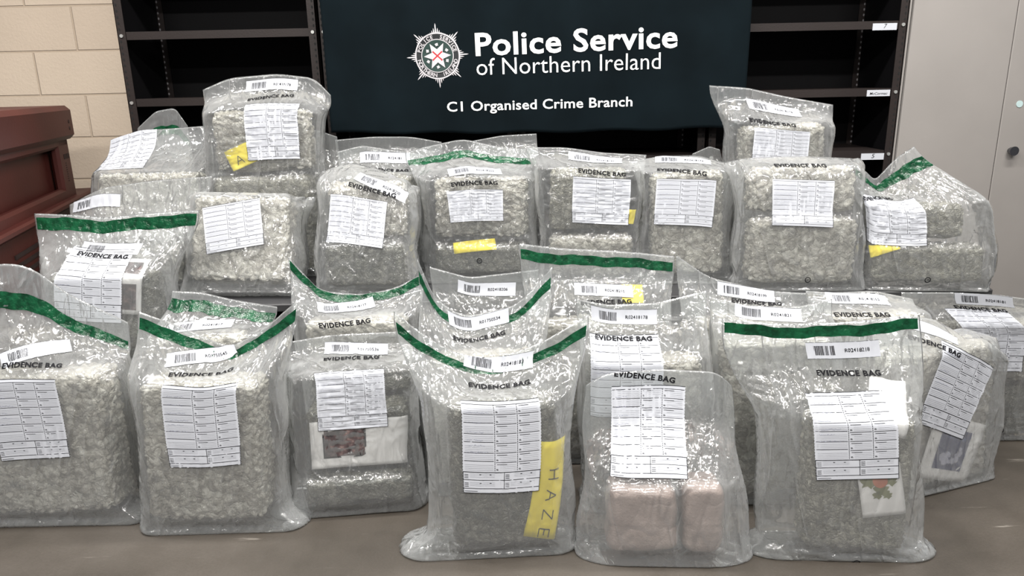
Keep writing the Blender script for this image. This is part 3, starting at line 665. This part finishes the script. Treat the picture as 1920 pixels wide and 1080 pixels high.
def simulate():
    prev = None
    for lev, (NV, NU, its) in enumerate(((31, 23, 90), (61, 45, 45), (121, 89, 26))):
        I = np.stack([init_grid(s, NV, NU) for s in S])
        if prev is None: P = I.copy()
        else:
            D = prev; V_, U_ = D.shape[2:4]; E = np.empty(D.shape[:2]+(NV, U_, 3), np.float32); E[:, :, ::2] = D; E[:, :, 1::2] = (D[:, :, :-1]+D[:, :, 1:])*.5
            G = np.empty(D.shape[:2]+(NV, NU, 3), np.float32); G[:, :, :, ::2] = E; G[:, :, :, 1::2] = (E[:, :, :, :-1]+E[:, :, :, 1:])*.5; P = I+G
        sl = np.array([s['slack'] for s in S], np.float32)[:, None, None, None, None]
        f = 1+sl*(1+.9*smooth_noise((NB, 2, NV, NU), 5, rng))
        ru = seg(I, 1, 3)*f[:, :, :, 1:]; rv = seg(I, 1, 2)*(1+sl*.6*(1+.9*smooth_noise((NB, 2, NV, NU), 4, rng)))[:, :, 1:]
        bu = seg(I, 2, 3); bv = seg(I, 2, 2)
        d1 = I[:, :, 1:, 1:]-I[:, :, :-1, :-1]; d2 = I[:, :, 1:, :-1]-I[:, :, :-1, 1:]
        r1 = np.sqrt((d1*d1).sum(-1, keepdims=True))*(1+sl*.8); r2 = np.sqrt((d2*d2).sum(-1, keepdims=True))*(1+sl*.8)
        cell = (.012, .006, .003)[lev]
        nz = rng.standard_normal(P.shape[:-1]+(1,)).astype(np.float32)*cell*.06 + smooth_noise(P.shape[:-1], (7, 14, 28)[lev], rng)*cell*.5
        P += nz*FN[:, None]
        vel = np.zeros_like(P)
        for it in range(its):
            P0 = P.copy(); P += vel*.85; P[..., 2] -= .00004
            dist_con(P, ru, 3, 1, 1.); dist_con(P, rv, 2, 1, 1.)
            diag_con(P, r1, 1, .6); diag_con(P, r2, -1, .6)
            dist_con(P, bu, 3, 2, .3); dist_con(P, bv, 2, 2, .3)
            P[:, :, -1] += (I[:, :, -1]-P[:, :, -1])*.5
            P += (I-P)*.004
            g = ((P[:, 0]-P[:, 1])*FN).sum(-1, keepdims=True); fx_ = np.maximum(0, .0012-g)*.5*FN; P[:, 0] += fx_; P[:, 1] -= fx_
            if it % 2 == 0 or it > its-4: collide(P)
            P[..., 2:3] = np.maximum(P[..., 2:3], BASE[:, None])
            weld(P); vel = P-P0; vel = np.clip(vel, -.01, .01)
        prev = P-I
    return P
PF = simulate()
print('SIM', time.time()-T0)
NV, NU = PF.shape[2:4]
# ------------------------------------------------------------------ faces of a bag (two sheets joined along their edges)
idF = np.arange(NV*NU).reshape(NV, NU); idB = np.full((NV, NU), -1); idB[0] = idF[0]; idB[-1] = idF[-1]; idB[:, 0] = idF[:, 0]; idB[:, -1] = idF[:, -1]
inner = np.arange((NV-2)*(NU-2)).reshape(NV-2, NU-2)+NV*NU; idB[1:-1, 1:-1] = inner
def quads(I_, flip=False):
    q = np.stack([I_[:-1, :-1], I_[:-1, 1:], I_[1:, 1:], I_[1:, :-1]], -1).reshape(-1, 4); return q[:, ::-1] if flip else q
FILMF = np.concatenate([quads(idF), quads(idB, True)])
def normals(G):
    du = np.gradient(G, axis=1); dv = np.gradient(G, axis=0); n = np.cross(du, dv); return n/(np.linalg.norm(n, axis=-1, keepdims=True)+1e-9)
class Sheet:
    """sampling positions on one sheet of a bag by grid coordinates"""
    def __init__(s, G): 
        s.G = G.astype(np.float64); s.N = normals(s.G); s.px = proj(s.G)
        s.cu = np.linalg.norm(np.diff(s.G, axis=1), axis=-1); s.cv = np.linalg.norm(np.diff(s.G, axis=0), axis=-1)
    def at(s, u, v, off):
        u = np.clip(u, 0, NU-1.001); v = np.clip(v, 0, NV-1.001); i = v.astype(int); j = u.astype(int); fi = (v-i)[:, None]; fj = (u-j)[:, None]
        def smp(A_): return (A_[i, j]*(1-fj)+A_[i, j+1]*fj)*(1-fi)+(A_[i+1, j]*(1-fj)+A_[i+1, j+1]*fj)*fi
        n = smp(s.N); n /= np.linalg.norm(n, axis=1, keepdims=True)+1e-9
        return smp(s.G)+n*off
    def find(s, px, py):
        d = ((s.px[3:-2, 4:-4]-[px, py])**2).sum(-1); 
        k = d.argmin(); i, j = divmod(k, d.shape[1]); return j+4., i+3.
    def place(s, pts, px, py, rot, off):
        """pts in metres around the spot seen at (px, py)"""
        ju, iv = s.find(px, py); pts = np.asarray(pts, float)
        i0 = int(np.clip(iv, 6, NV-8)); j0 = int(np.clip(ju, 6, NU-8))
        colv = np.r_[0, np.cumsum(s.cv[:, max(0, j0-6):j0+7].mean(1))]; rowu = np.concatenate([np.zeros((NV, 1)), np.cumsum(s.cu, axis=1)], 1)
        # turn the print so that its baseline shows at the asked slope
        a_ = s.px[i0, min(NU-1, j0+12)]-s.px[i0, max(0, j0-12)]; th0 = math.atan2(-a_[1], a_[0])
        th = math.radians(rot)-th0; th = max(-.5, min(.5, th)); c_, s_ = math.cos(th), math.sin(th)
        x = pts[:, 0]*c_-pts[:, 1]*s_; y = pts[:, 0]*s_+pts[:, 1]*c_
        vv = np.interp(np.interp(iv, np.arange(NV), colv)+y, colv, np.arange(NV)); uu = np.empty(len(x)); ri = np.round(vv/2).astype(int)*2
        for r_ in np.unique(ri):
            q = ri == r_; c = rowu[max(0, r_-5):r_+6].mean(0); uu[q] = np.interp(np.interp(ju, np.arange(NU), c)+x[q], c, np.arange(NU))
        return s.at(uu, vv, off)
def grid_patch(w_, h_, nu, nv, serr=0):
    gx, gy = np.meshgrid(np.linspace(-w_/2, w_/2, nu), np.linspace(-h_/2, h_/2, nv))
    if serr: 
        z = ((np.arange(nv) % 2)*2-1)*serr; gx[:, 0] += z; gx[:, -1] += z
    P = np.stack([gx, gy], -1).reshape(-1, 2); I_ = np.arange(nu*nv).reshape(nv, nu); return P, quads(I_)
def strips_mesh(rects, seg_=.012):
    P = []; F = []
    for (x0, y0, x1, y1) in rects:
        nx = max(1, int(abs(x1-x0)/seg_)); ny = max(1, int(abs(y1-y0)/seg_)); b0 = len(P)
        for j in range(ny+1):
            for i in range(nx+1): P.append((x0+(x1-x0)*i/nx, y0+(y1-y0)*j/ny))
        for j in range(ny):
            for i in range(nx): k = b0+j*(nx+1)+i; F.append((k, k+1, k+nx+2, k+nx+1))
    return np.array(P), F
def join(parts):
    """parts: (points3d, faces, material index)"""
    V = []; F = []; M_ = []; n = 0
    for P, Fs, m in parts:
        V.append(P); F += [tuple(int(i)+n for i in f) for f in Fs]; M_ += [m]*len(Fs); n += len(P)
    return np.concatenate(V), F, M_
FW_, FH_ = .217, .266
def form_rects():
    W, Hh = FW_, FH_; bl = []; ft = []; x0, x1 = -W/2, W/2; y1 = Hh/2; y0 = -Hh/2
    c1 = x0+W*.41; c2 = x0+W*.70; th = .0014
    ytop = y1-.010; ybot = y0+.062
    bl += [(x0, y1-th*1.2, x1, y1), (x0+.002, ytop-th, x1-.002, ytop)]
    for c in (c1, c2):
        y = ytop
        while y > ybot+.003: bl.append((c-.0007, y-.0045, c+.0007, y)); y -= .0062
    for k in range(7):
        y = ytop-(ytop-ybot)*(k+1)/7
        if k < 6:
            bl += [(c1+.003, y, c2-.003, y+th), (c2+.003, y, x1-.005, y+th), (x0+.004, y+(.004 if k % 2 else 0), c1-.003, y+(.004 if k % 2 else 0)+th)]
        for q in range(1, 5):
            yy = y+q*.0052
            if yy < ytop-.002 and q < 5:
                ft.append((x0+.006, yy, c1-.004, yy+.0007)); ft.append((c1+.014, yy, c2-.004, yy+.0007)); ft.append((c2+.014, yy, x1-.007, yy+.0007))
        for c in (c1, c2): bl += [(c+.004, y+.006, c+.010, y+.0072), (c+.004, y+.0085, c+.009, y+.0097)]
        for c in (c1, c2): bl.append((c+.006, y+.0215, c+.034, y+.0228))
    bl += [(x0, ybot-th, x1, ybot+th*.4), (x0, y0+.038, x1, y0+.038+th), (x0, y0+.013, x1, y0+.013+th), (x0, y0, x1, y0+th), (x0, y0, x0+th, ybot), (x1-th, y0, x1, ybot), (x0+W*.53, y0+.013, x0+W*.53+th, ybot)]
    for yy in (y0+.038, y0+.013):
        for xa in (x0+.004, x0+W*.53+.004):
            for q in range(3): bl.append((xa, yy+.006+q*.0048, xa+.011, yy+.0073+q*.0048))
            for q in range(1, 4): ft.append((xa+.015, yy+.0045+q*.0045, xa+.085, yy+.0051+q*.0045))
            for q in (.042, .07): bl.append((xa+q, yy+.016, xa+q+.005, yy+.0175))
    bl.append((x0+.004, y0+.005, x0+.040, y0+.0062))
    return bl, ft
FBL, FFT = form_rects()
PBL = strips_mesh(FBL); PFT = strips_mesh(FFT)
def handwriting(r, rows):
    P = []; F = []
    for y in rows:
        x = -FW_/2+.012; x1 = x+r.uniform(.035, .065); pts = []
        while x < x1: pts.append((x, y+r.uniform(-.0022, .0028))); x += r.uniform(.0012, .0032)
        for a_, b_ in zip(pts[:-1], pts[1:]):
            if r.random() < .2: continue
            k = len(P); P += [(a_[0], a_[1]), (b_[0], b_[1]), (b_[0], b_[1]+.0008), (a_[0], a_[1]+.0008)]; F.append((k, k+1, k+2, k+3))
    return np.array(P), F
def make_pack(w_, d_, h_, kind, seed):
    """lumpy vacuum pack: rounded box whose wrap is sucked in between the lumps"""
    r_ = np.random.default_rng(seed); hx = np.array([w_/2, d_/2, h_/2]); R_ = min(.036, hx.min()*.62); cell = .0062
    n = [max(4, int(2*q/cell)) for q in hx]; V = []; F = []; cnt = 0
    for a_ in range(3):
        b_, c_ = (a_+1) % 3, (a_+2) % 3
        for sg in (-1, 1):
            if a_ == 2 and sg < 0: nb, nc = 6, 6
            else: nb, nc = n[b_], n[c_]
            if a_ == 1 and sg > 0: nb, nc = 12, 12
            g1, g2 = np.meshgrid(np.linspace(-1, 1, nb+1), np.linspace(-1, 1, nc+1), indexing='ij')
            P = np.zeros(g1.shape+(3,)); P[..., a_] = sg*hx[a_]; P[..., b_] = g1*hx[b_]; P[..., c_] = g2*hx[c_]
            I_ = np.arange(g1.size).reshape(g1.shape)+cnt; q = np.stack([I_[:-1, :-1], I_[1:, :-1], I_[1:, 1:], I_[:-1, 1:]], -1).reshape(-1, 4)
            F.append(q if sg > 0 else q[:, ::-1]); V.append(P.reshape(-1, 3)); cnt += g1.size
    V = np.concatenate(V); F = np.concatenate(F)
    inn = np.clip(V, -(hx-R_), hx-R_); d = V-inn; L = np.linalg.norm(d, axis=1, keepdims=True)+1e-9; N = d/L; V = inn+N*R_
    big = kind == 'pale'
    if kind != 'brown':
        sc = .031 if big else .021; amp = .012 if big else .008
        X = V/sc*np.array([1., 1., 1.25]); th = .8*np.sin(V[:, 0]*37+seed)+.8*np.sin(V[:, 2]*31+seed*2)
        X = X+.35*np.stack([np.sin(X[:, 2]*2.1+seed), np.cos(X[:, 0]*1.7), np.sin(X[:, 0]*2.3+X[:, 2])], 1)+seed*7.3
        base = np.floor(X).astype(np.int64); f1 = np.full(len(V), 9.); f2 = np.full(len(V), 9.)
        for i in (-1, 0, 1):
            for j in (-1, 0, 1):
                for k in (-1, 0, 1):
                    cc = base+[i, j, k]; hsh = (cc[:, 0]*73856093) ^ (cc[:, 1]*19349663) ^ (cc[:, 2]*83492791)
                    rr = np.stack([((hsh*q) % 1000003)/1000003. for q in (31, 57, 89)], 1)
                    dd = cc+rr-X; an = rr[:, 0]*3.14; ca_, sa_ = np.cos(an), np.sin(an)
                    e1 = dd[:, 0]*ca_+dd[:, 2]*sa_; e2 = -dd[:, 0]*sa_+dd[:, 2]*ca_
                    q = np.sqrt((e1*.72)**2+(e2*1.25)**2+dd[:, 1]**2); f2 = np.where(q < f1, f1, np.minimum(f2, q)); f1 = np.minimum(f1, q)
        cr = np.clip((f2-f1)/.5, 0, 1); dep = amp*(1-np.sqrt(cr))+amp*.9*np.clip(f1-.3, 0, 1)
        dep += .003*(1+np.sin(V[:, 0]*23+seed)*np.sin(V[:, 2]*19+seed*3))
    else:
        dep = .0035*(1+np.sin(V[:, 0]*60+V[:, 2]*25))*.5+.002*(1+np.sin(V[:, 2]*70+V[:, 0]*30))
        dep += np.where(np.abs(V[:, 2]+.02) < .004, .003, 0)
    V = V-N*dep[:, None]
    # weld the shared borders
    key = np.round(V/1e-6).astype(np.int64); _, fi, inv = np.unique(key, axis=0, return_index=True, return_inverse=True); inv = inv.reshape(-1)
    V = V[fi]; F = inv[F]; return V, F
pack_words = {'pale': 'pale beige knobbly vacuum pack', 'green': 'grey-green vacuum pack of herb', 'dark': 'dark grey-green vacuum pack', 'brown': 'pinkish brown wrapped block'}
def dark_print():
    m, n, l, b = mat("dark_reddish_print", (.05, .04, .04), .3); t = noise(n, l, 38, 4, .6); r = ramp(n, l, t.outputs[0], [(.35, (.02, .02, .022)), (.55, (.10, .07, .07)), (.75, (.30, .22, .20))]); l.new(r.outputs[0], b.inputs["Base Color"]); return m
for i, s in enumerate(S):
    P = PF[i].astype(np.float64); Vv = np.concatenate([P[0].reshape(-1, 3), P[1][1:-1, 1:-1].reshape(-1, 3)])
    org = np.array([s['mid'][0]-s['nf'][0]*s['depth']/2, s['mid'][1]-s['nf'][1]*s['depth']/2, s['z']])
    root = empty('evidence_bag', tuple(org), label=s['lab'], category='bag')
    root['group'] = 'sealed evidence bags heaped before the banner'
    film = mesh_np('film', Vv, FILMF, [FILM], root)
    sh = Sheet(P[0]); rr = random.Random(i*13+5)
    if s['strip']:
        v0, v1 = s['strip']; nu = 81; uu = np.linspace(.012, .988, nu)*(NU-1)
        rows = [np.full(nu, (v0+(v1-v0)*q)*(NV-1))+np.array([.35*math.sin(k*.21+i)+.2*math.sin(k*.53) for k in range(nu)]) for q in (0, .33, .66, 1)]
        G = np.concatenate([sh.at(uu, r_, .0012) for r_ in rows]); mesh_np('seal_strip', G, quads(np.arange(4*nu).reshape(4, nu)), [GREEN], root)
    f_ = s['fs']
    if s['bar']:
        ser, px, py, rot = s['bar']; parts = []
        g, q = grid_patch(.185*f_, .042*f_, 31, 9); parts.append((sh.place(g, px, py, rot, .0018), q, 0))
        x = -.072*f_; rc = []
        while x < -.022*f_: w_ = rr.choice((.0009, .0014, .0022))*f_; rc.append((x, -.012*f_, x+w_, .012*f_)); x += w_+rr.choice((.0009, .0014))*f_
        rc += [(-.0925*f_, -.021*f_, .0925*f_, -.0203*f_), (-.0925*f_, .0203*f_, .0925*f_, .021*f_)]
        g, q = strips_mesh(rc, .006); parts.append((sh.place(g, px, py, rot, .0022), q, 1))
        if ser:
            V, q = text_fit(ser, .062*f_*len(ser)/9, .01, .0095*f_); V = V+[.036*f_, -.005*f_]; parts.append((sh.place(V, px, py, rot, .0026), q, 1))
        V, q, M_ = join(parts); mesh_np('barcode_label', V, q, [PAPER, INK], root, M_, label='white barcode label')
    if s['txt']:
        px, py, rot = s['txt']; V, q = text_fit('EVIDENCE BAG', .16*f_, .045, .0140*f_); V = V-[0, .0067*f_]
        mesh_np('printed_title', sh.place(V, px, py, rot, .0026), q, [INK], root, smooth=False, label='black EVIDENCE BAG lettering')
    if s['form']:
        px, py, rot = s['form'][:3]; sy = s['form'][3] if len(s['form']) > 3 else 1.; fy = lambda g_: np.asarray(g_)*[1, sy]; parts = []
        g, q = grid_patch(FW_, FH_, 37, 61, .0008); parts.append((sh.place(fy(g), px, py, rot, .0014), q, 0))
        parts.append((sh.place(fy(PFT[0]), px, py, rot, .0019), PFT[1], 2)); parts.append((sh.place(fy(PBL[0]), px, py, rot, .0021), PBL[1], 1))
        hw = handwriting(rr, [.100, .072, .045, .022, .006, -.014]); 
        if len(hw[0]): parts.append((sh.place(fy(hw[0]), px, py, rot, .0023), hw[1], 3))
        V, q, M_ = join(parts); mesh_np('form_panel', V, q, [PAPER, INK, FAINT, PEN], root, M_, label='white printed form with ruled boxes')
    if s['ring']:
        n = 20; g = [(r_*math.cos(2*math.pi*k/n), r_*math.sin(2*math.pi*k/n)) for r_ in (.0075, .0105) for k in range(n)]; q = [(k, (k+1) % n, n+(k+1) % n, n+k) for k in range(n)]
        b_ = len(g); g += [(-.005, -.001), (.005, -.001), (.005, .0012), (-.005, .0012)]; q.append((b_, b_+1, b_+2, b_+3))
        mesh_np('printed_ring', sh.place(g, *s['ring'], 0, .0016), q, [INK], root, smooth=False)
    for k, p in enumerate(s['packs']):
        V, q = make_pack(2*p['h'][0], 2*p['h'][1], 2*p['h'][2], p['kind'], i*3+k+1)
        W_ = p['c']+V@p['M']; where = '' if len(s['packs']) == 1 else ((', left one' if k == 0 else ', right one') if p['kind'] == 'brown' else (', lowest' if k == 0 else ', upper' if k == 1 else ', topmost'))
        wl = s['lab'].split(); lb = pack_words[p['kind']]+where+' inside the '+' '.join(wl[:16-len((pack_words[p['kind']]+where).split())-2])
        lb = lb.rstrip(',')
        mesh_np('wrapped_block' if p['kind'] == 'brown' else 'vacuum_pack', W_, q, [PACK[p['kind']]], None, origin=np.array([*p['c'][:2], W_[:, 2].min()]), label=lb, category='block' if p['kind'] == 'brown' else 'vacuum pack', group='packs inside the evidence bags')
    for (nm, px, py, w_, h_, rot, what, lab) in s['extra']:
        # just inside the film, pressed against the pack
        def pl(pts, off): return sh.place(pts, px, py, rot, -.0028+off)
        g, q = grid_patch(w_, h_, 13, 13)
        o = mesh_np(nm, pl(g, 0), q, [YELLOW if nm == 'yellow_note' else CARD], None, label=lab, category='note' if nm == 'yellow_note' else 'card')
        so = o.modifiers.new('s', 'SOLIDIFY'); so.thickness = .0003
        def sub(name, pts, fs, m, off=.0006): mesh_np(name, pl(pts, off), fs, [m], o, smooth=False)
        if what in ('HAZE', 'HAZ'):
            strokes = {'H': [((0, 0), (0, 1)), ((.6, 0), (.6, 1.05)), ((0, .5), (.6, .55))], 'A': [((0, 0), (.35, 1)), ((.35, 1), (.7, 0)), ((.15, .4), (.55, .4))],
                       'Z': [((0, 1), (.6, 1)), ((.6, 1), (0, 0)), ((0, 0), (.7, .05))], 'E': [((0, 0), (0, 1)), ((0, 1), (.55, 1)), ((0, .5), (.45, .5)), ((0, 0), (.6, 0))]}
            P2 = []; F2 = []; cx = 0
            Sz = .030 if what == 'HAZE' else .034; L_ = len(what)*1.35-.6
            for ci, ch in enumerate(what):
                for (a_, b_) in strokes[ch]:
                    a_ = np.array(a_)+[cx-L_/2, -.5]; b_ = np.array(b_)+[cx-L_/2, -.5]; a_ = a_*Sz*[1.25, 1]; b_ = b_*Sz*[1.25, 1]
                    d_ = (b_-a_)/np.linalg.norm(b_-a_); n_ = np.array([-d_[1], d_[0]])*.0014
                    for q in range(6):
                        a1 = a_+(b_-a_)*q/6; b1 = a_+(b_-a_)*(q+1)/6; k = len(P2); P2 += [a1-n_, b1-n_, b1+n_, a1+n_]; F2.append((k, k+1, k+2, k+3))
                cx += 1.35
            P2 = np.array(P2)
            if what == 'HAZE': P2 = np.stack([P2[:, 1]*1.0, -P2[:, 0]*1.15-.03], 1)+[.010, -.012]
            else: P2 = P2-[.056, .010]
            sub('handwriting', P2, F2, INK, .0015)
        elif what == 'white':
            sub('picture_border', [(-.115, -.045), (.02, -.045), (.02, .055), (-.115, .055)], [(0, 1, 2, 3)], INK)
            g, q = grid_patch(.125, .09, 3, 3); g = g+[-.0475, .005]; sub('picture', g, q, MATS.get('dark_reddish_print') or dark_print(), .0012)
        elif what == 'blue':
            g, q = grid_patch(.128, .135, 9, 9); sub('picture', g, q, MATS.get('navy_print') or mat('navy_print', (.010, .022, .12), .35)[0], .0008)
            P2 = []; F2 = []
            lg = MATS.get('pale_print') or mat('pale_print', (.42, .42, .52), .5)[0]
            for (cx, cy, r_) in ((-.032, -.028, .015), (-.014, -.02, .013), (-.02, -.04, .014), (0, -.034, .013), (.018, -.036, .011), (.030, -.028, .010), (.036, -.008, .012), (.026, -.016, .009), (.034, .006, .008)):
                k = len(P2); n = 14; P2 += [(cx+r_*(1+.12*math.sin(5*a_))*math.cos(a_), cy+r_*math.sin(a_)) for a_ in [2*math.pi*z/n for z in range(n)]]; F2.append(tuple(range(k, k+n)))
            sub('clouds', P2, F2, lg, .0014)
            V, q = text_fit('Wavey Dream', .088, .01, .014); sub('lettering', V+[0, .036], q, MATS.get('blue_print') or mat('blue_print', (.13, .18, .38), .4)[0], .0014)
        elif what == 'orange':
            P2 = []; F2 = []; n = 18
            for (cx, cy, r_) in ((-.030, .030, .020), (.026, .028, .018), (0, .004, .019), (-.012, -.012, .012), (.014, -.014, .012)):
                k = len(P2); P2 += [(cx+r_*(1+.35*math.sin(7*a_))*math.cos(a_), cy+r_*(.9+.3*math.cos(5*a_))*math.sin(a_)) for a_ in [2*math.pi*z/n for z in range(n)]]; F2.append(tuple(range(k, k+n)))
            sub('leaves', P2, F2, MATS.get('olive_print') or mat('olive_print', (.16, .17, .05), .5)[0], .0008)
            sub('round_motif', [(.020*math.cos(2*math.pi*z/n), .030+.022*math.sin(2*math.pi*z/n)) for z in range(n)], [tuple(range(n))], MATS.get('orange_print') or mat('orange_print', (.50, .14, .05), .5)[0], .0013)
        elif what == 'frame':
            g, q = grid_patch(.078, .17, 5, 5); sub('picture', g+[-.006, 0], q, MATS.get('dark_reddish_print') or dark_print(), .0008)
# packs lying under the bag at the left, which it stands on
sL = [s for s in S if abs(s['z']-.235) < 1e-6][0]
for k in range(2):
    V, q = make_pack(.40, .22, .112, 'green', 301+k)
    c = np.array([sL['mid'][0]+.01, sL['mid'][1]+.11, .058+k*.117])
    V2 = c+V@np.array([sL['ax'], -sL['nf'], (0, 0, 1.)])
    mesh_np('vacuum_pack', V2, q, [PACK['green']], None, label='grey-green vacuum pack lying %s under the bag with wavy green seal' % ('on the floor' if k == 0 else 'as upper of two'), category='vacuum pack', group='packs inside the evidence bags')
for o in bpy.data.objects:
    if '_o' in o: del o['_o']
print('SCRIPT TIME', time.time()-T0)
